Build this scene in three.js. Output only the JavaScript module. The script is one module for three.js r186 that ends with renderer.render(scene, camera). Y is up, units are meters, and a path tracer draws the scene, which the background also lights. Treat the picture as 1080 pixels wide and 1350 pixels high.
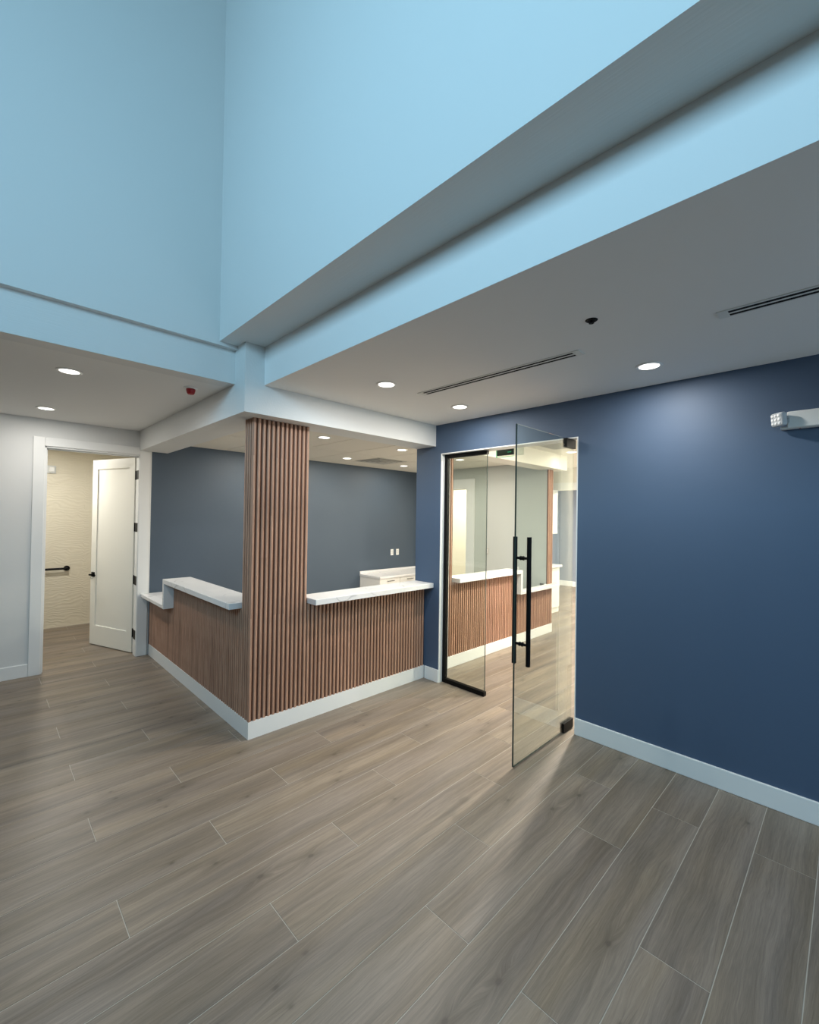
import * as THREE from 'three';
import { mergeGeometries } from 'three/addons/utils/BufferGeometryUtils.js';
import { RoundedBoxGeometry } from 'three/addons/geometries/RoundedBoxGeometry.js';
import { RectAreaLightUniformsLib } from 'three/addons/lights/RectAreaLightUniformsLib.js';

// ------------------------------------------------------------------ camera
// world: +x runs along the right face of the reception desk, -z along its left face,
// the origin is the desk's outer corner on the floor
const scene = new THREE.Scene();
const FOCAL = 575.85;                                   // pixels in the 1080 x 1350 frame
const camera = new THREE.PerspectiveCamera(2 * Math.atan(675 / FOCAL) * 180 / Math.PI, 1080 / 1350, 0.05, 60);
{
  const yaw = 0.7946, pitch = 0.0116, roll = 0.0147;
  const f = new THREE.Vector3(Math.cos(yaw) * Math.cos(pitch), Math.sin(pitch), -Math.sin(yaw) * Math.cos(pitch));
  const r = new THREE.Vector3().crossVectors(f, new THREE.Vector3(0, 1, 0)).normalize();
  const u = new THREE.Vector3().crossVectors(r, f);
  const c = Math.cos(roll), s = Math.sin(roll);
  const r2 = r.clone().multiplyScalar(c).addScaledVector(u, s);
  const u2 = u.clone().multiplyScalar(c).addScaledVector(r, -s);
  camera.quaternion.setFromRotationMatrix(new THREE.Matrix4().makeBasis(r2, u2, f.clone().negate()));
  camera.position.set(-1.5379, 1.78, 3.35);
}
// ------------------------------------------------------------------ sky, daylight, exposure
const renderer = new THREE.WebGLRenderer({ antialias: true });
renderer.toneMapping = THREE.LinearToneMapping;
renderer.toneMappingExposure = 1.0;
renderer.shadowMap.enabled = true;
RectAreaLightUniformsLib.init();
scene.background = new THREE.Color().setRGB(0.42, 0.72, 1.0);     // bright overcast-blue sky outside the high windows
const DAY = { color: new THREE.Color().setRGB(0.52, 0.97, 1.28), power: 6 };
const LAMP = { office: 530, lobby: 560, lobbyLeft: 400, hall: 3800, bath: 1080 };
const WARM = new THREE.Color().setRGB(1.0, 0.93, 0.8), BATH = new THREE.Color().setRGB(1.0, 0.985, 0.93), NEUTRAL = new THREE.Color().setRGB(1.0, 0.965, 0.9);

function daylight(w, h, pos, target, k, color = DAY.color) {
  const l = new THREE.RectAreaLight(color, DAY.power * k, w, h);
  l.position.set(...pos); l.lookAt(...target); scene.add(l);
}
// clerestory glazing high in the wall on the camera's left, light just inside the panes
daylight(1.9, 1.25, [-3.93, 3.98, 2.9], [5, 3.98, 2.9], 2.65);
// glazed entrance in the front wall, behind the camera on the right
daylight(1.7, 2.4, [1.05, 1.3, 6.93], [1.05, 1.3, 0], 0.42, new THREE.Color().setRGB(0.68, 0.95, 1.15));

// ------------------------------------------------------------------ helpers
let seed = 7;
const rnd = () => { seed = (seed + 0x6d2b79f5) | 0; let t = Math.imul(seed ^ (seed >>> 15), 1 | seed); t = (t + Math.imul(t ^ (t >>> 7), 61 | t)) ^ t; return ((t ^ (t >>> 14)) >>> 0) / 4294967296; };
const used = new Map();
function numbered(n) { const k = used.get(n) ?? 0; used.set(n, k + 1); return k ? n + '_' + String(k).padStart(3, '0') : n; }
function bx(x0, x1, y0, y1, z0, z1) {
  const g = new THREE.BoxGeometry(x1 - x0, y1 - y0, z1 - z0); g.translate((x0 + x1) / 2, (y0 + y1) / 2, (z0 + z1) / 2); return g;
}
function rb(x0, x1, y0, y1, z0, z1, r = 0.004, s = 2) {
  const g = new RoundedBoxGeometry(x1 - x0, y1 - y0, z1 - z0, s, r); g.translate((x0 + x1) / 2, (y0 + y1) / 2, (z0 + z1) / 2); return g;
}
function merge(gs) {
  if (!Array.isArray(gs)) return gs;
  if (gs.length === 1) return gs[0];
  return mergeGeometries(gs.map((g) => (g.index ? g.toNonIndexed() : g)));
}
function part(name, gs, m, parent) {
  const o = new THREE.Mesh(merge(gs), m); o.name = name; o.castShadow = o.receiveShadow = true; parent.add(o); return o;
}
function struct(name, gs, m, label) {
  const o = part(numbered(name), gs, m, scene); o.userData.kind = 'structure'; if (label) o.userData.label = label; return o;
}
function structGroup(name, label, pos = [0, 0, 0]) {
  const o = new THREE.Group(); o.name = numbered(name); o.position.set(...pos); o.userData.kind = 'structure'; if (label) o.userData.label = label; scene.add(o); return o;
}
function thing(name, label, category, pos = [0, 0, 0], turn = 0, group) {
  const o = new THREE.Group(); o.name = numbered(name); o.position.set(...pos); o.rotation.y = turn;
  o.userData = { label, category }; if (group) o.userData.group = group; scene.add(o); return o;
}
const cyl = (r0, r1, h, n = 24) => new THREE.CylinderGeometry(r0, r1, h, n);
function ring(rIn, rOut, h, n = 36) {          // flat ring, its underside at y = 0
  return new THREE.LatheGeometry([[rIn, h], [rIn, 0.0015], [rIn + 0.002, 0], [rOut - 0.004, 0], [rOut, 0.003], [rOut, h], [rIn, h]].map((p) => new THREE.Vector2(...p)), n);
}

// ------------------------------------------------------------------ noise and textures
const P = new Uint8Array(512); { const p = [...Array(256).keys()]; for (let i = 255; i; i--) { const j = Math.floor(rnd() * (i + 1)); [p[i], p[j]] = [p[j], p[i]]; } for (let i = 0; i < 512; i++) P[i] = p[i & 255]; }
function vn(x, y) {
  const xi = Math.floor(x), yi = Math.floor(y), fx = x - xi, fy = y - yi, u = fx * fx * (3 - 2 * fx), v = fy * fy * (3 - 2 * fy);
  const h = (a, b) => P[P[a & 255] + (b & 255)] / 255;
  return (h(xi, yi) * (1 - u) + h(xi + 1, yi) * u) * (1 - v) + (h(xi, yi + 1) * (1 - u) + h(xi + 1, yi + 1) * u) * v;
}
function fbm(x, y, n = 4) { let s = 0, a = 0.5, t = 0; for (let i = 0; i < n; i++) { s += a * vn(x, y); t += a; a *= 0.5; x = x * 2.03 + 17.3; y = y * 2.03 + 5.7; } return s / t; }
const lerp = (a, b, t) => a + (b - a) * t, sat = (x) => Math.min(1, Math.max(0, x));
function tex(w, h, fn, srgb = true) {
  const d = new Uint8Array(w * h * 4);
  for (let y = 0; y < h; y++) for (let x = 0; x < w; x++) {
    const c = fn((x + 0.5) / w, (y + 0.5) / h), i = (y * w + x) * 4;
    d[i] = c[0]; d[i + 1] = c[1]; d[i + 2] = c[2]; d[i + 3] = 255;
  }
  const t = new THREE.DataTexture(d, w, h); t.wrapS = t.wrapT = THREE.RepeatWrapping; t.magFilter = THREE.LinearFilter; t.minFilter = THREE.LinearMipmapLinearFilter; t.generateMipmaps = true;
  if (srgb) t.colorSpace = THREE.SRGBColorSpace; t.needsUpdate = true; return t;
}
const mixc = (a, b, t) => [lerp(a[0], b[0], t), lerp(a[1], b[1], t), lerp(a[2], b[2], t)];

// wood-look porcelain: one texture per printed plank face
function plankTexture(k) {
  const o = k * 31.7, knots = [];
  const nk = [2, 1, 1, 2, 1, 3, 0, 1][k % 8];
  for (let i = 0; i < nk; i++) knots.push([0.1 + 0.8 * rnd(), 0.18 + 0.64 * rnd(), 0.5 + 0.7 * rnd()]);
  const cathedral = k % 3 === 0 ? 0.55 : 0.2;
  return tex(1280, 208, (u, v) => {
    const X = u * 1.524, Y = v * 0.2495;
    let wy = Y + 0.020 * (fbm(X * 2.2 + o, Y * 9, 3) - 0.5) * 2 + 0.006 * (fbm(X * 9 + o, Y * 30, 2) - 0.5), dark = 0;
    for (const [ku, kv, s] of knots) {
      const dx = (X - ku * 1.524) / 2.6, dy = Y - kv * 0.2495, r = Math.hypot(dx, dy);
      wy += s * 0.02 * Math.exp(-((r / 0.035) ** 2)) * Math.sign(dy || 1);
      dark += s * 0.75 * Math.exp(-((Math.hypot(dx * 1.6, dy) / 0.008) ** 2)) + s * 0.25 * Math.exp(-((r / 0.028) ** 2));
    }
    const broad = fbm(X * 0.9 + o, wy * 16 + o, 3);
    const fibre = fbm(X * 5 + o * 2, wy * 190 + o, 3);
    const fine = fbm(X * 22 + o, wy * 640, 2);
    const rings = 0.5 + 0.5 * Math.sin((wy * 26 + 0.9 * fbm(X * 1.1 + o, Y * 3, 2) * cathedral * 6) * 6.283);
    let t = 0.5 + 0.6 * (broad - 0.5) + 0.36 * (fibre - 0.5) + 0.3 * (fine - 0.5) + 0.09 * (rings - 0.5) * cathedral * 2;
    t = sat(t - dark * 0.8 + 0.25 * (fbm(X * 1.3 + o + 80, Y * 5, 2) - 0.5));
    const c = mixc([95, 85, 75], [164, 150, 136], t);
    const warm = fbm(X * 1.6 + o + 50, wy * 12 + 9, 2) - 0.5;
    return [c[0] + warm * 8, c[1] + warm * 4, c[2] - warm * 5];
  });
}
const plankTex = [...Array(8).keys()].map(plankTexture);

const slatTex = tex(128, 1024, (u, v) => {
  const f = fbm(u * 14, v * 5, 4), g = fbm(u * 60 + 9, v * 14, 3);
  const t = sat(0.5 + 0.8 * (f - 0.5) + 0.5 * (g - 0.5));
  return mixc([152, 113, 92], [202, 162, 138], t);
});
const marbleTex = tex(1024, 512, (u, v) => {
  const X = u * 2.4, Y = v * 1.2, w = fbm(X * 1.6 + 4, Y * 1.6, 4);
  const vein = Math.abs(Math.sin((X * 0.9 + Y * 1.3 + w * 2.4) * 3.1)), vein2 = Math.abs(Math.sin((X * 1.7 - Y * 0.8 + fbm(X * 3, Y * 3 + 7, 4) * 2.2) * 2.3 + 1));
  const a = Math.exp(-((vein / 0.05) ** 2)) * fbm(X * 2 + 20, Y * 2, 2) * 1.1, b = Math.exp(-((vein2 / 0.03) ** 2)) * 0.5 * fbm(X * 3 + 40, Y * 3, 2);
  return mixc(mixc([238, 237, 236], [222, 222, 224], fbm(X * 2.5, Y * 2.5, 4)), [168, 168, 172], sat((a + b) * 0.6));
});
const waveBump = tex(512, 1024, (u, v) => {
  const X = u * 1.2, Y = v * 2.4, w = fbm(X * 3, Y * 6, 3);
  const h = 0.5 + 0.5 * Math.sin((Y * 48 + 2.0 * (fbm(X * 3.4, Y * 4 + 3, 3) - 0.5) * 6 + w) * 3.1416);
  const c = 255 * h; return [c, c, c];
}, false);
const orangePeel = tex(256, 256, (u, v) => { const c = 255 * fbm(u * 60, v * 60, 3); return [c, c, c]; }, false);
const ceilingFleck = tex(256, 256, (u, v) => { const c = 255 * (0.6 * fbm(u * 90, v * 90, 2) + 0.4 * fbm(u * 30, v * 30, 2)); return [c, c, c]; }, false);

const std = (color, roughness = 0.6, extra = {}) => new THREE.MeshStandardMaterial({ color, roughness, ...extra });
const M = {
  white: std(0xdcdddc, 0.55), ceil: std(0xe9e9e8, 0.9), trim: std(0xe9eae9, 0.35), cream: std(0xe6e1d5, 0.7), hallWhite: std(0xe4e1d8, 0.7),
  blue: std(0x455973, 0.6), plain: std(0x8f8a82, 0.8), officeBlue: std(0x465463, 0.55), hallBlue: std(0x8b93a0, 0.6), greyWhite: std(0xc5cac6, 0.6),
  grout: std(0xbdb6ab, 0.85), black: new THREE.MeshPhysicalMaterial({ color: 0x060607, roughness: 0.5, specularIntensity: 0.35 }), blackSlot: std(0x050505, 0.9), darkGap: std(0x6a4836, 0.8),
  slat: std(0xffffff, 0.55, { map: slatTex }), marble: std(0xffffff, 0.22, { map: marbleTex }), cabinet: std(0xefede8, 0.4), steel: std(0x777777, 0.35, { metalness: 0.9 }),
  plastic: std(0xd9dbd9, 0.45), whitePlate: std(0xf2f2f0, 0.4), red: std(0xa01218, 0.4), bathTile: std(0xe2dac6, 0.45, { bumpMap: waveBump, bumpScale: 0.0016 }),
  tile: std(0xdedad0, 0.95, { bumpMap: ceilingFleck, bumpScale: 0.002 }), diffuserGrey: std(0xb9b8b2, 0.6), door: std(0xeae8e0, 0.4),
  glass: new THREE.MeshPhysicalMaterial({ color: 0xf2f6f3, roughness: 0, transmission: 1, thickness: 0, ior: 1.5 }),
  windowGlass: new THREE.MeshPhysicalMaterial({ color: 0xffffff, roughness: 0, transmission: 1, thickness: 0, ior: 1.3 }),
  glassEdge: std(0x2c3b38, 0.15), greenEdge: std(0x2f8a66, 0.3, { emissive: 0x1fae74, emissiveIntensity: 0.6 }),
  lens: new THREE.MeshStandardMaterial({ color: 0xffffff, emissive: new THREE.Color().setRGB(1, 0.97, 0.9), emissiveIntensity: 4, roughness: 0.6 }),
  led: new THREE.MeshStandardMaterial({ color: 0xffffff, roughness: 0.1 }), reflector: std(0xffffff, 0.12), lampGrey: std(0xb4b8bc, 0.35),
};
for (const k of ['white', 'blue', 'officeBlue']) { M[k].bumpMap = orangePeel; M[k].bumpScale = 0.0006; }

// ------------------------------------------------------------------ main dimensions
const W = 2.017, WT = 0.14;                 // face and thickness of the dark blue wall with the glass door
const ZD = -2.8985;                          // wall with the white door; the office's back wall goes on in its plane
const CR = 2.789, CL = 2.802, HB = 2.559;    // ceilings right and left, underside of the headers
const H2 = 3.086, H2L = 3.06;                // soffits at the foot of the tall upper walls
const HX = -0.135, HZ = 0.129;               // outer faces of the header over the desk
const XL = -4.0, ZF = 7.0, ROOF = 7.0;       // the lobby's far-left and front walls, its roof
const OT = 2.469, ZO0 = 0.2116, ZO1 = 1.7286;// glass door opening
const OC = 2.685;                            // office ceiling
const XE = 4.95;                             // end of the second desk beyond the glass

// ------------------------------------------------------------------ floor
{
  const fl = structGroup('floor', 'greige wood-look plank tile floor with pale thin joints');
  part('grout_bed', [bx(XL, 10, -0.12, -0.0012, -5.6, ZF)], M.grout, fl);
  const PW = 0.2495, PL = 1.524, TH = 0.011, G = 0.0019;
  const mats = [];
  for (let i = 0; i < 16; i++) {
    const m = new THREE.MeshStandardMaterial({ map: plankTex[i % 8], bumpMap: plankTex[i % 8], bumpScale: 0.0006, roughness: 0.44 });
    const t = 0.9 + 0.1 * ((i * 7) % 16) / 16; m.color.setRGB(t, t * (0.99 + 0.012 * ((i * 5) % 7) / 7), t * (0.965 + 0.025 * ((i * 3) % 5) / 5)); mats.push(m);
  }
  const geos = new Map();
  function plankGeo(a, b, flip) {            // the piece from a to b of a whole plank (metres along it)
    const key = a.toFixed(2) + '|' + b.toFixed(2) + flip;
    if (!geos.has(key)) {
      const L = b - a - 2 * G, Wd = PW - 2 * G, g = new THREE.BoxGeometry(L, TH, Wd), p = g.attributes.position, uv = g.attributes.uv;
      for (let i = 0; i < p.count; i++) {
        let u = (a + G + p.getX(i) + L / 2) / PL, v = (p.getZ(i) + PW / 2) / PW;
        if (flip) { u = 1 - u; v = 1 - v; } uv.setXY(i, u, v);
      }
      geos.set(key, g);
    }
    return geos.get(key);
  }
  const OFF = { 0: 1.475, 1: 0.465, 2: 0.967 };
  const mod = (n, m) => ((n % m) + m) % m;
  function rowStart(k) { if (k === 2 || k === 4) return 1.472; if (k === 3) return 0.462; return OFF[[0, 2, 1][mod(k, 3)]]; }
  const far = [];
  function lay(k, x0, x1, small) {
    const z = 1.975 + PW * k + PW / 2; let s = rowStart(k); s -= Math.ceil((s - x0) / PL) * PL;
    for (; s < x1; s += PL) {
      const a = Math.max(0, x0 - s), b = Math.min(PL, x1 - s); if (b - a < 0.02) continue;
      const flip = rnd() < 0.5, g = plankGeo(a, b, flip), m = mats[Math.floor(rnd() * 16)], cx = s + (a + b) / 2, y = -TH / 2;
      if (small) { const h = g.clone(); h.translate(cx, y, z); far.push(h); continue; }
      const o = new THREE.Mesh(g, m); o.name = 'plank'; o.position.set(cx, y, z); o.castShadow = o.receiveShadow = true; fl.add(o);
    }
  }
  for (let k = -29; k <= 19; k++) {
    const z = 1.975 + PW * (k + 0.5);
    if (z < ZD - 0.02) { if (z > -5.35) lay(k, -1.5, 0.7); }
    else if (z < -0.05) { lay(k, -3.4, 0.09); lay(k, XL, -3.4, true); if (z > -2.3) lay(k, 5.0, 9.7); else lay(k, 5.0, 7.0, true); }
    else if (z < 2.35) { lay(k, -3.4, 9.7); lay(k, XL, -3.4, true); }
    else if (z < 4.2) { lay(k, -3.4, W + 0.02); lay(k, XL, -3.4, true); }
    else lay(k, XL, W + 0.02, true);
  }
  const fp = part('plank_field', far, mats[0], fl); fp.userData.kind = 'stuff';
}

// ------------------------------------------------------------------ room shell
// wall with the white door (white), continued as the blue back wall of the office
const DX0 = -1.045, DX1 = -0.135, DH = 2.505;
struct('wall_left', [bx(XL, DX0, 0, CL, ZD - 0.12, ZD), bx(DX1, 0.0, 0, CL, ZD - 0.12, ZD), bx(DX0, DX1, DH, CL, ZD - 0.12, ZD)], M.white, 'white wall around the open white door');
struct('wall_office_back', [bx(0.0, 4.95, 0, OC + 0.1, ZD - 0.12, ZD)], M.officeBlue, 'dark slate blue wall behind the reception counters');
struct('wall_right', [
  bx(W, W + WT, 0, CR, -0.163, ZO0), bx(W, W + WT, OT, CR, ZO0, ZO1), bx(W, W + WT, 0, CR, ZO1, ZF)], M.blue, 'deep blue wall with the glass entrance door');
struct('wall_header', [bx(HX, 0.18, HB, H2, ZD, HZ), bx(0.18, W, HB, H2, -0.163, HZ)], M.white, 'white dropped header running round above the reception desk');
struct('wall_fascia_left', [bx(XL, HX, CL, H2L, -0.2, -0.056)], M.white, 'white fascia over the left lobby ceiling');
struct('wall_upper_left', [bx(XL, 0.1, H2L, ROOF, -0.16, -0.01)], M.white, 'tall white upper wall facing the entrance');
struct('wall_upper_right', [bx(-0.275, 0.1, H2, ROOF, -0.01, ZF)], M.white, 'tall white upper wall over the right ceiling, bright with daylight');
struct('ceiling', [bx(XL, HX, CL, CL + 0.1, ZD, -0.2)], M.ceil, 'low white ceiling in front of the white door');
struct('ceiling_right', [bx(0.0205, W + WT, CR, H2, HZ, ZF), bx(W, W + WT, CR, H2, -0.163, HZ)], M.ceil, 'low white ceiling in front of the blue wall');
struct('ceiling_roof', [bx(XL - 0.2, W + WT, ROOF, ROOF + 0.2, -0.2, ZF + 0.2)], M.plain);
// far walls of the lobby (behind the camera) with the clerestory window
const WZ0 = 1.9, WZ1 = 3.9, WY0 = 3.32, WY1 = 4.64;
struct('wall_entrance', [bx(XL - 0.2, XL, 0, WY0, ZD - 0.12, ZF), bx(XL - 0.2, XL, WY1, ROOF, ZD - 0.12, ZF), bx(XL - 0.2, XL, WY0, WY1, ZD - 0.12, WZ0), bx(XL - 0.2, XL, WY0, WY1, WZ1, ZF)], M.plain);
struct('wall_front', [bx(XL - 0.2, 0.15, 0, ROOF, ZF, ZF + 0.2), bx(1.95, W + WT, 0, ROOF, ZF, ZF + 0.2), bx(0.15, 1.95, 2.55, ROOF, ZF, ZF + 0.2)], M.plain);
{
  const w = structGroup('window_3', 'glazed front entrance behind the camera');
  part('window_frame', [bx(0.15, 0.21, 0, 2.55, ZF + 0.06, ZF + 0.12), bx(1.89, 1.95, 0, 2.55, ZF + 0.06, ZF + 0.12), bx(1.02, 1.08, 0, 2.55, ZF + 0.06, ZF + 0.12), bx(0.21, 1.89, 2.49, 2.55, ZF + 0.06, ZF + 0.12), bx(0.21, 1.89, 0, 0.08, ZF + 0.06, ZF + 0.12)], M.black, w);
  for (const [a, b] of [[0.21, 1.02], [1.08, 1.89]]) part('pane', bx(a, b, 0.08, 2.49, ZF + 0.085, ZF + 0.095), M.windowGlass, w);
}
{
  const w = structGroup('window_1', 'high clerestory window in three lights');
  const fr = [];
  for (let i = 0; i <= 3; i++) { const z = lerp(WZ0 + 0.03, WZ1 - 0.03, i / 3); fr.push(bx(XL - 0.15, XL - 0.08, WY0, WY1, z - 0.03, z + 0.03)); }
  fr.push(bx(XL - 0.15, XL - 0.08, WY0, WY0 + 0.06, WZ0, WZ1), bx(XL - 0.15, XL - 0.08, WY1 - 0.06, WY1, WZ0, WZ1));
  part('window_frame', fr, M.black, w);
  for (let i = 0; i < 3; i++) part('pane', bx(XL - 0.12, XL - 0.11, WY0 + 0.06, WY1 - 0.06, lerp(WZ0 + 0.03, WZ1 - 0.03, i / 3) + 0.03, lerp(WZ0 + 0.03, WZ1 - 0.03, (i + 1) / 3) - 0.03), M.windowGlass, w);
}
// bathroom beyond the white door
struct('wall_bath_back', (() => { const g = new THREE.PlaneGeometry(2.3, 2.8); const u = g.attributes.uv; for (let i = 0; i < u.count; i++) u.setXY(i, u.getX(i) * 2.3 / 1.2, u.getY(i) * 2.8 / 2.4); g.translate(-0.4, 1.4, -5.31); return [g, bx(-1.55, 0.75, 0, 2.8, -5.45, -5.312)]; })(), M.bathTile, 'cream wavy textured tile wall inside the bathroom');
struct('wall_bath_left', [bx(-1.6, -1.5, 0, 2.8, -5.4, ZD - 0.12)], M.cream);
struct('wall_bath_right', [bx(0.7, 0.8, 0, 2.8, -5.4, ZD - 0.12)], M.cream);
struct('ceiling_bath', [bx(-1.6, 0.8, 2.73, 2.85, -5.45, ZD - 0.12)], M.cream);
// corridor and office beyond the glass
struct('wall_office_right', [bx(4.8, XE, 0, OC, ZD, -2.55), bx(4.8, XE, 2.31, OC, -2.55, -1.61), bx(4.8, XE, 0, OC, -1.61, -0.14), bx(4.8, XE, 0.765, HB, -0.14, -0.03)], M.greyWhite, 'pale grey end wall of the office seen through the glass');
struct('wall_hall_header', [bx(W + WT, 5.15, HB, CR, -0.163, HZ)], M.hallWhite, 'white header over the second desk beyond the glass');
struct('wall_hall_right', [bx(W + WT, 9.85, 0, CR, 2.4, 2.55)], M.hallWhite);
struct('wall_hall_far', [bx(9.7, 9.85, 0, CR, -2.4, 2.4), bx(7.0, 9.7, 0, CR, -2.4, -2.27)], M.hallBlue, 'muted blue far walls at the end of the corridor');
struct('wall_hall_back', [bx(6.9, 7.0, 0, CR, -5.0, -2.27), bx(4.95, 7.0, 0, CR, -5.1, -5.0), bx(XE - 0.12, XE, 0, CR, -5.0, ZD - 0.12)], M.cream, 'warm cream wall of the lit room behind the office');
struct('wall_hall_bulkhead', [bx(6.7, 6.85, 2.36, CR, -2.27, 2.4)], M.hallWhite, 'white bulkhead across the corridor');
struct('ceiling_hall', [bx(W + WT, 9.85, CR, CR + 0.12, HZ, 2.55), bx(5.15, 9.85, CR, CR + 0.12, -2.4, HZ), bx(4.95, 7.0, CR, CR + 0.12, -5.1, -2.4)], M.hallWhite);
// office ceiling: lay-in tiles on a slab, each tile a piece
{
  const c = structGroup('ceiling_office', 'drop ceiling of large white tiles over the office');
  part('ceiling_slab', [bx(0.18, 4.95, OC + 0.006, OC + 0.12, ZD, -0.163)], M.diffuserGrey, c);
  const xs = [0.18, 0.92, 1.56, 2.2, 2.84, 3.48, 4.12, 4.8], zs = [ZD, -1.68, -0.163];
  for (let i = 0; i < xs.length - 1; i++) for (let j = 0; j < 2; j++) part('ceiling_tile', bx(xs[i] + 0.006, xs[i + 1] - 0.006, OC, OC + 0.012, zs[j] + 0.006, zs[j + 1] - 0.006), M.tile, c);
}
// baseboards and casings
const BH = 0.136, BT = 0.014;
const bb = (x0, x1, z0, z1) => rb(x0, x1, 0, BH, z0, z1, 0.004, 1);
struct('baseboard_left', [bb(XL, -1.145, ZD - 0.004, ZD + BT)], M.trim, 'white baseboard left of the white door');
struct('baseboard_right', [bb(W - BT, W + 0.004, ZO1, ZF)], M.trim, 'white baseboard along the blue wall right of the glass door');
struct('baseboard_pier', [bb(W - BT, W + 0.004, 0.012, ZO0)], M.trim, 'short white baseboard on the blue wall between desk and glass');
struct('baseboard_hall', [rb(9.68, 9.704, 0, BH, -2.27, 2.4), rb(7.0, 9.7, 0, BH, -2.274, -2.25)], M.trim, 'white baseboard on the corridor far wall');
struct('trim_1', [rb(-1.145, DX0, 0, 2.6, ZD - 0.004, ZD + 0.018), rb(DX1 + 0.0, -0.02, 0, 2.6, ZD - 0.004, ZD + 0.018), rb(DX0, DX1, DH, 2.6, ZD - 0.004, ZD + 0.018),
  bx(DX0 - 0.002, DX0 + 0.016, 0, DH, ZD - 0.125, ZD + 0.002), bx(DX1 - 0.004, DX1 + 0.002, 0, DH, ZD - 0.125, ZD + 0.002), bx(DX0, DX1, DH - 0.016, DH + 0.002, ZD - 0.125, ZD + 0.002),
  bx(DX0 + 0.016, DX0 + 0.028, 0, DH - 0.016, ZD - 0.08, ZD - 0.05), bx(DX0, DX1, DH - 0.03, DH - 0.016, ZD - 0.075, ZD - 0.05)], M.trim, 'white casing and jamb of the white door');
struct('trim_2', [bx(W - 0.003, W + WT + 0.003, 0, OT + 0.004, ZO0 - 0.003, ZO0 + 0.005), bx(W - 0.003, W + WT + 0.003, 0, OT + 0.004, ZO1 - 0.005, ZO1 + 0.003), bx(W - 0.003, W + WT + 0.003, OT - 0.005, OT + 0.004, ZO0 + 0.005, ZO1 - 0.005)], M.trim, 'thin white lining of the glass door opening');
struct('trim_3', [bx(4.782, 4.8, 0, 2.49, -1.61, -1.43), bx(4.782, 4.8, 2.31, 2.49, -2.55, -1.61), bx(4.782, 4.8, 0, 2.49, -2.73, -2.55)], M.trim, 'white casing of the doorway in the office end wall');
struct('trim_4', [bx(6.67, 6.7, 2.36, 2.5, -0.95, 2.4)], M.trim, 'white casing strip along the foot of the bulkhead');

// ------------------------------------------------------------------ reception desks
const PITCH = 0.0405, SW = 0.0225, SD = 0.013;
function footprint(pts, h) {                              // a prism over a floor plan of [x, z] points
  const g = new THREE.ExtrudeGeometry(new THREE.Shape(pts.map(([x, z]) => new THREE.Vector2(x, -z))), { depth: h, bevelEnabled: false }); g.rotateX(-Math.PI / 2); return g;
}
const slatGeos = new Map();
function slatGeo(h) {                                    // chamfered rib, standing on y = 0, its back at z = 0 and its face at z = SD
  const k = h.toFixed(3);
  if (!slatGeos.has(k)) {
    const a = SW / 2, c = 0.004, s = new THREE.Shape([[-a, 0], [a, 0], [a, SD - c], [a - c, SD], [-a + c, SD], [-a, SD - c]].map((p) => new THREE.Vector2(...p)));
    const g = new THREE.ExtrudeGeometry(s, { depth: h, bevelEnabled: false }); g.rotateX(-Math.PI / 2); g.scale(1, 1, -1);
    // the mirror flips the winding: turn the triangles round again
    const p = g.attributes.position, n = g.attributes.normal, uv = g.attributes.uv;
    for (let i = 0; i < p.count; i += 3) for (const at of [p, n, uv]) for (let q = 0; q < at.itemSize; q++) { const t = at.array[(i + 1) * at.itemSize + q]; at.array[(i + 1) * at.itemSize + q] = at.array[(i + 2) * at.itemSize + q]; at.array[(i + 2) * at.itemSize + q] = t; }
    for (let i = 0; i < p.count; i++) uv.setXY(i, (p.getX(i) + p.getZ(i)) / 0.16 + 0.3, p.getY(i) / 1.3);
    slatGeos.set(k, g);
  }
  return slatGeos.get(k);
}
const slatMats = [...Array(5).keys()].map((i) => { const m = M.slat.clone(); const t = 0.93 + 0.035 * i; m.color.setRGB(t, t, t); m.map = slatTex.clone(); m.map.offset.set(i * 0.21, i * 0.37); m.map.needsUpdate = true; return m; });
function slat(parent, x, y0, z, h, turn) {
  const o = new THREE.Mesh(slatGeo(h), slatMats[Math.floor(rnd() * 5)]); o.name = 'slat'; o.position.set(x, y0, z); o.rotation.y = turn; o.castShadow = o.receiveShadow = true; parent.add(o);
}
const LEFT = -Math.PI / 2;                               // face towards -x
const IN = SD + 0.003;                                   // slat backs stand this far behind the desk's face planes
{
  const d = thing('reception_desk', 'front reception desk clad in brown vertical wood slats with white baseboard, turning the corner', 'reception desk');
  const K = IN + 0.001;
  part('core', [bx(K, 0.14, BH - 0.01, 1.008, -1.965, -0.17), bx(K, 0.14, BH - 0.01, 0.732, ZD + 0.001, -1.965), bx(0.512, W - 0.001, BH - 0.01, 1.008, -0.14, -K)], M.darkGap, d);
  part('baseboard', footprint([[0, 0], [W - 0.002, 0], [W - 0.002, -0.12], [0.12, -0.12], [0.12, ZD + 0.02], [0, ZD + 0.02]], BH), M.trim, d).userData.label = 'white baseboard';
  for (let z = -0.17 - PITCH / 2; z > ZD + 0.015; z -= PITCH) slat(d, IN, BH - 0.002, z, (z > -1.96 ? 1.009 : 0.733) - BH, LEFT);
  for (let x = 0.512 + PITCH / 2; x < W - 0.012; x += PITCH) slat(d, x, BH - 0.002, -IN, 1.009 - BH, 0);
}
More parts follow.
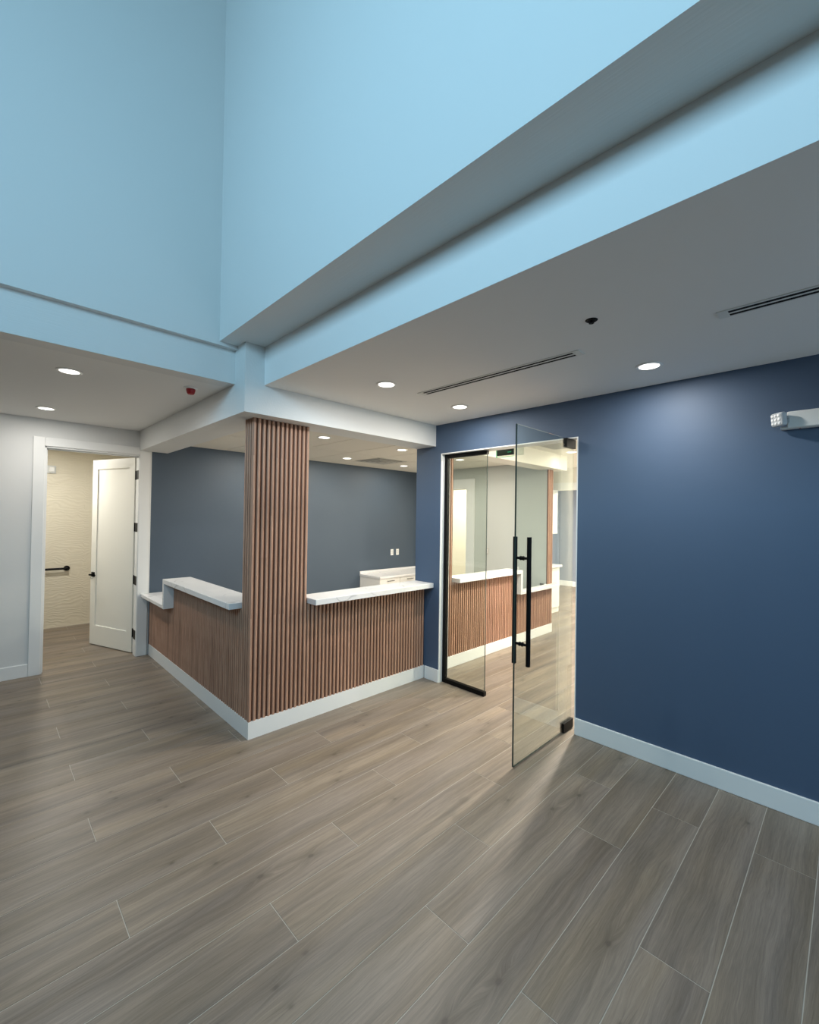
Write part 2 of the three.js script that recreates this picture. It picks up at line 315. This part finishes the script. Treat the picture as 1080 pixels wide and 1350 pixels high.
{
  const c = thing('column', 'square column at the desk corner clad floor to header in brown wood slats', 'column');
  const K = IN + 0.001;
  part('core', [bx(K, 0.506, BH, HB, -0.168, -K)], M.darkGap, c);
  for (let x = 0.012; x < 0.51; x += PITCH) slat(c, x + 0.0, BH - 0.001, -IN, HB - BH, 0);
  for (let z = -0.033; z > -0.168; z -= PITCH) slat(c, IN, BH - 0.001, z, HB - BH, LEFT);
  for (let z = -0.033; z > -0.168; z -= PITCH) slat(c, 0.506, BH + 0.9, z, HB - BH - 0.9, -LEFT);
}
function slab(x0, x1, y0, y1, z0, z1) {
  const g = rb(x0, x1, y0, y1, z0, z1, 0.004, 2), p = g.attributes.position, n = g.attributes.normal, uv = g.attributes.uv;
  for (let i = 0; i < p.count; i++) {
    const ax = Math.abs(n.getX(i)), ay = Math.abs(n.getY(i)), az = Math.abs(n.getZ(i));
    if (ay >= ax && ay >= az) uv.setXY(i, p.getZ(i) / 2.4, p.getX(i) / 1.2); else if (ax > az) uv.setXY(i, p.getZ(i) / 2.4, p.getY(i) / 1.2); else uv.setXY(i, p.getX(i) / 2.4, p.getY(i) / 1.2);
  }
  return g;
}
{
  const t = thing('countertop', 'white veined stone counter stepping down over the left side of the desk', 'countertop');
  part('high_top', slab(-0.1, 0.19, 1.01, 1.06, -1.97, -0.172), M.marble, t);
  part('waterfall_panel', slab(-0.1, 0.19, 0.734, 1.0095, -1.97, -1.925), M.marble, t);
  part('low_top', slab(-0.098, 0.62, 0.735, 0.774, ZD + 0.019, -1.971), M.marble, t);
}
{
  const t = thing('countertop', 'white veined stone counter between the slat column and the blue wall', 'countertop');
  part('top', slab(0.522, W - 0.001, 1.01, 1.06, -0.165, 0.125), M.marble, t);
}
// the second desk, along the same line beyond the blue wall
{
  const X0 = W + WT, K = IN + 0.001;
  const d = thing('reception_desk', 'second slatted reception desk behind the glass panels, with a white baseboard', 'reception desk');
  part('core', [bx(X0 + 0.002, 3.86, BH - 0.01, 1.008, -0.14, -K), bx(3.86, XE, BH - 0.01, 0.718, -0.14, -K)], M.darkGap, d);
  part('baseboard', rb(X0 + 0.002, XE, 0, BH, -0.12, 0, 0.003, 1), M.trim, d).userData.label = 'white baseboard';
  for (let x = X0 + 0.02; x < XE; x += PITCH) slat(d, x, BH - 0.002, -IN, (x < 2.5 ? 1.007 : x < 3.88 ? 1.009 : 0.719) - BH, 0);
  const c = thing('column', 'slat-clad post just behind the black framed sidelight', 'column');
  part('core', bx(X0 + 0.002, 2.495, 1.009, HB, -0.14, -K), M.darkGap, c);
  for (let x = X0 + 0.02; x < 2.5; x += PITCH) slat(c, x, 1.009, -IN, HB - 1.009, 0);
  const e = thing('column', 'narrow slat-clad post at the far end of the second desk', 'column');
  part('core', bx(4.802, 4.948, 0.764, HB, -0.029, -K), M.darkGap, e);
  for (let x = 4.815; x < XE; x += PITCH) slat(e, x, 0.764, -IN, HB - 0.764, 0);
  const t = thing('countertop', 'white stone counter stepping down on the second desk seen through glass', 'countertop');
  part('high_top', slab(2.505, 3.9, 1.01, 1.06, -0.165, 0.1), M.marble, t);
  part('waterfall_panel', slab(3.855, 3.9, 0.721, 1.0095, -0.165, 0.1), M.marble, t);
  part('low_top', slab(3.901, 4.99, 0.72, 0.763, -0.018, 0.1), M.marble, t);
}

// ------------------------------------------------------------------ office furniture and plates
{
  const c = thing('base_cabinet', 'low white drawer cabinet against the office back wall', 'cabinet', [3.37, 0, ZD]);
  part('carcass', [bx(0, 1.42, 0.09, 0.705, 0.002, 0.53), bx(0.0, 1.42, 0, 0.09, 0.002, 0.46)], M.cabinet, c);
  for (let i = 0; i < 3; i++) {
    const x0 = 0.004 + i * 0.472, dr = part('drawer', rb(x0, x0 + 0.466, 0.56, 0.7, 0.53, 0.55, 0.003, 1), M.cabinet, c);
    part('handle', [rb(x0 + 0.155, x0 + 0.311, 0.655, 0.667, 0.575, 0.585, 0.003, 1), rb(x0 + 0.17, x0 + 0.18, 0.657, 0.665, 0.55, 0.578, 0.002, 1), rb(x0 + 0.285, x0 + 0.295, 0.657, 0.665, 0.55, 0.578, 0.002, 1)], M.steel, dr);
    part('door', rb(x0, x0 + 0.466, 0.1, 0.555, 0.53, 0.55, 0.003, 1), M.cabinet, c);
  }
  const t = thing('worktop', 'pale stone worktop with low backsplash on the office drawer cabinet', 'countertop', [3.37, 0, ZD]);
  part('top', slab(-0.012, 1.425, 0.706, 0.745, 0.001, 0.57), M.marble, t);
  part('backsplash', slab(-0.012, 1.425, 0.7455, 0.79, 0.001, 0.02), M.marble, t);
}
function plate(label, pos, turn, m = M.whitePlate, kind = 'wall_outlet', cat = 'outlet') {
  const o = thing(kind, label, cat, pos, turn);
  part('cover_plate', rb(-0.035, 0.035, -0.058, 0.058, 0, 0.007, 0.003, 2), m, o);
  part('receptacle', [rb(-0.017, 0.017, 0.006, 0.034, 0.006, 0.010, 0.003, 1), rb(-0.017, 0.017, -0.034, -0.006, 0.006, 0.010, 0.003, 1)], M.plastic, o);
}
plate('left one of two white wall outlets above the office cabinet', [4.137, 1.098, ZD], 0);
plate('right one of two white wall outlets above the office cabinet', [4.28, 1.098, ZD], 0);
plate('grey cover plate on the pale office end wall', [4.8, 1.205, -1.15], LEFT, M.diffuserGrey);
plate('small white outlet low on the pale office end wall near the far post', [4.8, 0.93, -0.55], LEFT);

// ------------------------------------------------------------------ white interior door
{
  // local frame: hinge edge at the origin, +x towards the free edge, +z out of the face that the lobby sees
  const d = structGroup('door_1', 'open white shaker door swung into the bathroom', [-0.146, 0, -3.07]);
  const dir = Math.atan2(-3.909 + 3.077, -0.456 + 0.142);           // heading of the leaf on the floor plan (x, z)
  d.rotation.y = -dir;                                              // +x local now runs along the leaf; local -z is the face side
  const Wd = 0.885, T = 0.045, H = 2.485, s = 0.11;
  // the jamb's face in the leaf's own axes, where the other hinge plates are screwed on
  const jamb = new THREE.Vector3(DX1 - 0.0055, 0, ZD - 0.115).sub(d.position).applyAxisAngle(new THREE.Vector3(0, 1, 0), -d.rotation.y), JX = jamb.x, JZ = jamb.z;
  const leaf = part('door_leaf', [rb(0, s, 0.012, H, 0, T, 0.002, 1), rb(Wd - s, Wd, 0.012, H, 0, T, 0.002, 1), rb(s - 0.002, Wd - s + 0.002, 0.012, 0.268, 0, T, 0.002, 1), rb(s - 0.002, Wd - s + 0.002, H - 0.125, H, 0, T, 0.002, 1)], M.door, d);
  part('door_panel', [bx(s - 0.002, Wd - s + 0.002, 0.266, H - 0.123, 0.012, T - 0.012)], M.door, d);
  for (const y of [0.26, 0.934, 1.6, 2.26]) part('hinge', [rb(-0.004, 0.001, y - 0.056, y + 0.056, 0.004, 0.042, 0.001, 1), cyl(0.008, 0.008, 0.112, 12).translate(-0.008, y, 0.02), rb(-0.0015, 0.0015, y - 0.056, y + 0.056, 0, 0.1, 0.001, 1).rotateY(d.rotation.y * -1).translate(JX, 0, JZ)], M.black, d).userData.label = 'black hinge';
  const rose = rb(-0.032, 0.032, -0.032, 0.032, -0.010, 0, 0.003, 1).translate(Wd - 0.06, 0.945, 0);
  const spindle = cyl(0.01, 0.01, 0.045, 14).rotateX(Math.PI / 2).translate(Wd - 0.06, 0.945, -0.03);
  const lever = rb(-0.012, 0.125, -0.01, 0.01, -0.056, -0.044, 0.004, 2).scale(-1, 1, 1).translate(Wd - 0.06, 0.945, 0);
  const p = lever.index; if (p) for (let i = 0; i < p.count; i += 3) { const a = p.getX(i); p.setX(i, p.getX(i + 2)); p.setX(i + 2, a); }
  part('door_handle', [rose, spindle, lever], M.black, d).userData.label = 'black lever handle';
  part('door_key', [new THREE.TorusGeometry(0.016, 0.0018, 6, 18).rotateY(Math.PI / 2).translate(Wd - 0.06, 0.905, -0.018)], M.steel, d);
}
// bathroom fittings
{
  const g = thing('grab_bar', 'black grab bar on the cream bathroom tile wall', 'grab bar', [-0.56, 0.9, -5.31]);
  part('bar', cyl(0.016, 0.016, 0.78, 16).rotateZ(Math.PI / 2).translate(-0.39, 0, 0.055), M.black, g);
  for (const x of [0, -0.78]) part('flange', [cyl(0.04, 0.04, 0.012, 20).rotateX(Math.PI / 2).translate(x, 0, 0.007), cyl(0.018, 0.018, 0.05, 16).rotateX(Math.PI / 2).translate(x, 0, 0.035), new THREE.SphereGeometry(0.019, 14, 10).translate(x, 0, 0.055)], M.black, g);
  const s = thing('alarm_strobe', 'small white alarm strobe high on the bathroom wall', 'alarm', [-0.775, 2.43, -5.31]);
  part('back_box', rb(-0.075, 0.055, -0.06, 0.06, 0, 0.03, 0.006, 2), M.plastic, s);
  part('strobe_lens', rb(-0.03, 0.04, -0.04, 0.04, 0.03, 0.055, 0.012, 3), M.whitePlate, s);
}

// ------------------------------------------------------------------ glass sidelight and glass door
{
  const w = structGroup('window_2', 'fixed glass sidelight in a black channel frame');
  const X = 2.088, z0 = ZO0 + 0.0055, z1 = 0.765;
  part('glass_pane', bx(X - 0.006, X + 0.006, 0.02, OT - 0.015, z0 + 0.02, z1 - 0.0015), M.glass, w);
  part('glass_edge', bx(X - 0.006, X + 0.006, 0.045, OT - 0.04, z1 - 0.001, z1 + 0.001), M.glassEdge, w);
  part('frame_channel', rb(X - 0.022, X + 0.022, 0.001, OT - 0.0055, z0, z0 + 0.04, 0.002, 1), M.black, w);
  part('frame_channel', rb(X - 0.022, X + 0.022, 0.001, 0.046, z0 + 0.04, z1 + 0.004, 0.002, 1), M.black, w);
  part('frame_channel', rb(X - 0.022, X + 0.022, OT - 0.046, OT - 0.0055, z0 + 0.04, z1 + 0.004, 0.002, 1), M.black, w);
}
{
  const d = structGroup('door_2', 'frameless glass door standing open into the lobby, with black ladder pulls');
  const Z = 1.65, x0 = 1.196, x1 = 2.10;
  part('glass_pane', bx(x0 + 0.0015, x1, 0.012, 2.462, Z - 0.006, Z + 0.006), M.glass, d);
  part('glass_edge', [bx(x0 - 0.001, x0 + 0.001, 0.012, 2.462, Z - 0.006, Z + 0.006), bx(x0, 1.94, 0.0105, 0.012, Z - 0.006, Z + 0.006)], M.glassEdge, d);
  part('patch_fitting', [rb(1.945, 2.115, 0.006, 0.082, Z - 0.018, Z + 0.018, 0.003, 2)], M.black, d);
  part('patch_fitting', [rb(1.945, 2.115, 2.388, 2.4635, Z - 0.018, Z + 0.018, 0.003, 2)], M.black, d);
  for (const [z, s] of [[Z - 0.058, -1], [Z + 0.058, 1]]) {
    const h = part('pull_handle', cyl(0.0165, 0.0165, 0.93, 20).translate(1.29, 1.182, z), M.black, d);
    for (const y of [0.866, 1.492]) part('standoff', [cyl(0.010, 0.010, 0.056, 14).rotateX(Math.PI / 2).translate(1.29, y, Z + s * 0.03), cyl(0.016, 0.016, 0.008, 16).rotateX(Math.PI / 2).translate(1.29, y, Z + s * 0.011)], M.black, h);
  }
}

// ------------------------------------------------------------------ ceiling fittings
function downlight(label, x, y, z, power, color, group, r = 0.068) {
  const o = thing('downlight', label, 'ceiling light', [x, y, z], 0, group);
  part('trim_ring', ring(r - 0.008, r + 0.012, 0.006).translate(0, -0.006, 0), M.whitePlate, o);
  part('lens', cyl(r - 0.0085, r - 0.0085, 0.004, 32).translate(0, -0.003, 0), M.lens, o);
  const l = new THREE.RectAreaLight(color, power, 0.088, 0.088); l.position.set(0, -0.0075, 0); l.rotation.x = -Math.PI / 2; o.add(l);
  return o;
}
downlight('round downlight on the low left ceiling nearest the camera', -1.098, CL, -0.637, LAMP.lobbyLeft, NEUTRAL);
downlight('round downlight on the low left ceiling just above the white door', -1.095, CL, -2.245, LAMP.lobbyLeft, NEUTRAL);
downlight('round downlight on the right ceiling close to the white header', 0.65, CR, 0.85, LAMP.lobby, NEUTRAL);
downlight('round downlight on the right ceiling beside the glass sidelight', 1.549, CR, 0.839, LAMP.lobby, NEUTRAL);
downlight('round downlight on the right ceiling washing the deep blue wall', 1.553, CR, 2.411, LAMP.lobby, NEUTRAL);
const ofl = 'ceiling lights in the office drop ceiling';
downlight('office ceiling light nearest the slat column', 1.269, OC, -0.929, LAMP.office, WARM, ofl);
downlight('office ceiling light left of the square air diffuser', 2.528, OC, -2.203, LAMP.office, WARM, ofl);
downlight('office ceiling light in front of the square air diffuser', 2.497, OC, -0.923, LAMP.office, WARM, ofl);
downlight('office ceiling light right of the square air diffuser near the blue pier', 3.787, OC, -2.234, LAMP.office, WARM, ofl);
downlight('office ceiling light seen through the black framed sidelight', 3.765, OC, -0.95, LAMP.office, WARM, ofl);
downlight('office ceiling light hidden behind the slat column', 1.269, OC, -2.21, LAMP.office, WARM, ofl);
downlight('corridor ceiling light seen beside the top hinge of the glass door', 4.75, CR, 0.39, 110, WARM);
downlight('corridor ceiling light just inside the glass door', 3.0, CR, 1.5, LAMP.hall, WARM);
downlight('corridor ceiling light near the bulkhead', 5.7, CR, 1.95, LAMP.hall * 1.7, WARM);
downlight('ceiling light at the far end of the corridor', 8.3, CR, 0.2, LAMP.hall * 2.9, WARM);
downlight('ceiling light of the cream room behind the office', 6.0, CR, -3.2, LAMP.hall * 0.75, WARM);
downlight('bathroom ceiling light inside the white door', -0.9, 2.73, -4.1, LAMP.bath, BATH);

function slotDiffuser(label, x, z0, z1) {
  const o = thing('slot_diffuser', label, 'air vent', [x, CR, z0]);
  const L = z1 - z0, e = 0.045, f = [[-0.045, -0.031], [-0.008, 0.008], [0.031, 0.045]].map(([a, b]) => rb(a, b, -0.005, 0.001, e, L - e, 0.001, 1));
  f.push(rb(-0.045, 0.045, -0.005, 0.001, 0, e, 0.001, 1), rb(-0.045, 0.045, -0.005, 0.001, L - e, L, 0.001, 1));
  part('frame', f, M.plastic, o);
  for (const a of [-0.0305, 0.0085]) part('slot', bx(a, a + 0.022, -0.0046, -0.0006, e, L - e), M.blackSlot, o);
}
slotDiffuser('long twin-slot air diffuser in the middle of the right ceiling', 1.02, 0.86, 2.2);
slotDiffuser('twin-slot air diffuser cut off by the right edge of the photo', 1.02, 2.88, 4.2);
{
  const v = thing('square_diffuser', 'square louvred air diffuser in the office drop ceiling', 'air vent', [3.11, OC, -2.06]);
  const rg = (a, b, y0, y1) => [rb(-b, b, y0, y1, -b, -a, 0.001, 1), rb(-b, b, y0, y1, a, b, 0.001, 1), rb(-b, -a, y0, y1, -a, a, 0.001, 1), rb(a, b, y0, y1, -a, a, 0.001, 1)];
  part('frame', rg(0.26, 0.3, -0.006, 0), M.diffuserGrey, v);
  for (const [a, y] of [[0.2, -0.012], [0.14, -0.016], [0.08, -0.02]]) part('louvre', rg(a, a + 0.035, y, y + 0.006), M.diffuserGrey, v);
  part('core_plate', [rb(-0.05, 0.05, -0.024, -0.018, -0.05, 0.05, 0.001, 1)], M.diffuserGrey, v);
  part('recess', bx(-0.26, 0.26, -0.001, 0, -0.26, 0.26), M.black, v);
  const h = thing('return_grille', 'flat grey air grille in the corridor ceiling seen through the glass door', 'air vent', [4.05, CR, 0.47]);
  part('frame', [rb(-0.3, 0.3, -0.008, 0, -0.16, -0.13, 0.001, 1), rb(-0.3, 0.3, -0.008, 0, 0.13, 0.16, 0.001, 1), rb(-0.3, -0.27, -0.008, 0, -0.13, 0.13, 0.001, 1), rb(0.27, 0.3, -0.008, 0, -0.13, 0.13, 0.001, 1)], M.diffuserGrey, h);
  for (let i = 0; i < 9; i++) part('louvre', rb(-0.268, 0.268, -0.006, -0.002, -0.125 + i * 0.029, -0.108 + i * 0.029, 0.001, 1), M.diffuserGrey, h);
  part('recess', bx(-0.27, 0.27, -0.001, 0, -0.13, 0.13), M.diffuserGrey, h);
}
{
  const s = thing('sprinkler_head', 'black sprinkler head in the right ceiling between the slot vents', 'sprinkler', [0.648, CR, 2.417]);
  part('escutcheon', ring(0.018, 0.03, 0.004).translate(0, -0.004, 0), M.black, s);
  part('recess', cyl(0.0185, 0.0185, 0.003, 20).translate(0, -0.0015, 0), M.blackSlot, s);
  part('frame_arms', [cyl(0.006, 0.008, 0.008, 14).translate(0, -0.007, 0), cyl(0.0018, 0.0018, 0.012, 8).translate(0.008, -0.009, 0), cyl(0.0018, 0.0018, 0.012, 8).translate(-0.008, -0.009, 0)], M.black, s);
  part('deflector', cyl(0.013, 0.013, 0.0018, 20).translate(0, -0.0155, 0), M.black, s);
  const r = thing('sprinkler_head', 'sprinkler with a red protective cap and white collar on the left ceiling', 'sprinkler', [-0.338, CL, -0.43]);
  part('escutcheon', new THREE.LatheGeometry([[0.026, -0.012], [0.045, -0.007], [0.052, -0.002], [0.052, 0], [0.02, 0]].map((p) => new THREE.Vector2(...p)), 32), M.whitePlate, r);
  part('protective_cap', [new THREE.LatheGeometry([[0, -0.052], [0.022, -0.051], [0.028, -0.044], [0.034, -0.022], [0.035, -0.008], [0, -0.008]].map((p) => new THREE.Vector2(...p)), 28)], M.red, r).userData.label = 'red plastic cap';
}

// ------------------------------------------------------------------ emergency light on the blue wall
{
  const o = thing('emergency_light', 'grey emergency light unit with square lamp head high on the blue wall', 'emergency light', [W, 2.405, 3.03], LEFT);
  // local +x runs along world +z, local +z out of the wall (world -x)
  part('housing', [rb(0.03, 0.5, -0.05, 0.052, 0.001, 0.055, 0.008, 2), rb(0.0, 0.53, -0.052, -0.035, 0.001, 0.045, 0.004, 1)], M.plastic, o);
  part('indicator', cyl(0.004, 0.004, 0.004, 10).translate(0.09, -0.052, 0.03), M.red, o);
  for (const x of [0.0, 0.53]) {
    const h = part('lamp_head', [rb(-0.042, 0.042, -0.042, 0.042, -0.02, 0.02, 0.014, 3).rotateX(0.12).rotateY(x ? 0.5 : -0.75).translate(x ? x + 0.01 : -0.005, 0.005, 0.075), cyl(0.018, 0.018, 0.03, 14).rotateZ(Math.PI / 2).translate(x ? x - 0.015 : 0.028, 0.0, 0.045)], M.lampGrey, o);
    for (let i = 0; i < 3; i++) for (let j = 0; j < 3; j++) part('led', new THREE.SphereGeometry(0.0085, 10, 8).scale(1, 1, 0.6).translate((i - 1) * 0.023, (j - 1) * 0.023, 0.021).rotateX(0.12).rotateY(x ? 0.5 : -0.75).translate(x ? x + 0.01 : -0.005, 0.005, 0.075), M.reflector, h);
  }
}

// ------------------------------------------------------------------ corridor details
{
  const s = thing('exit_sign', 'hanging edge-lit exit sign with dark centre and green rim beyond the glass', 'exit sign', [2.9, 0, 0.5], LEFT);
  part('mount', [rb(-0.15, 0.15, CR - 0.05, CR - 0.001, -0.03, 0.03, 0.004, 1)], M.plastic, s);
  part('panel', [rb(-0.18, 0.19, 2.515, CR - 0.05, -0.006, 0.006, 0.002, 1)], M.glass, s);
  part('face', rb(-0.17, 0.06, 2.53, 2.605, -0.012, 0.012, 0.003, 1), std(0x12302a, 0.3), s);
  part('lit_rim', [bx(-0.183, -0.178, 2.515, 2.64, -0.008, 0.008), bx(-0.183, 0.06, 2.512, 2.517, -0.008, 0.008), bx(-0.02, 0.03, 2.56, 2.568, 0.012, 0.014).rotateZ(0)], M.greenEdge, s);
}
{
  const c = thing('base_cabinet', 'white base cabinet at the corridor end behind the far post', 'cabinet', [5.55, 0, -1.28]);
  part('carcass', bx(0, 0.93, 0, 0.86, 0, 0.62), M.cabinet, c);
  part('door', rb(0.01, 0.46, 0.1, 0.85, 0.62, 0.638, 0.003, 1), M.cabinet, c); part('door', rb(0.47, 0.92, 0.1, 0.85, 0.62, 0.638, 0.003, 1), M.cabinet, c);
  part('top', slab(-0.01, 0.97, 0.861, 0.9, -0.01, 0.67), M.marble, c);
  const u = thing('wall_cabinet', 'white cabinet hanging under the corridor bulkhead', 'cabinet', [6.36, 1.49, -1.22]);
  part('carcass', bx(0, 0.33, 0, 0.869, 0, 0.4), M.trim, u); part('door', rb(0.004, 0.326, 0.004, 0.865, 0.4, 0.418, 0.003, 1), M.trim, u);
}
renderer.render(scene, camera);
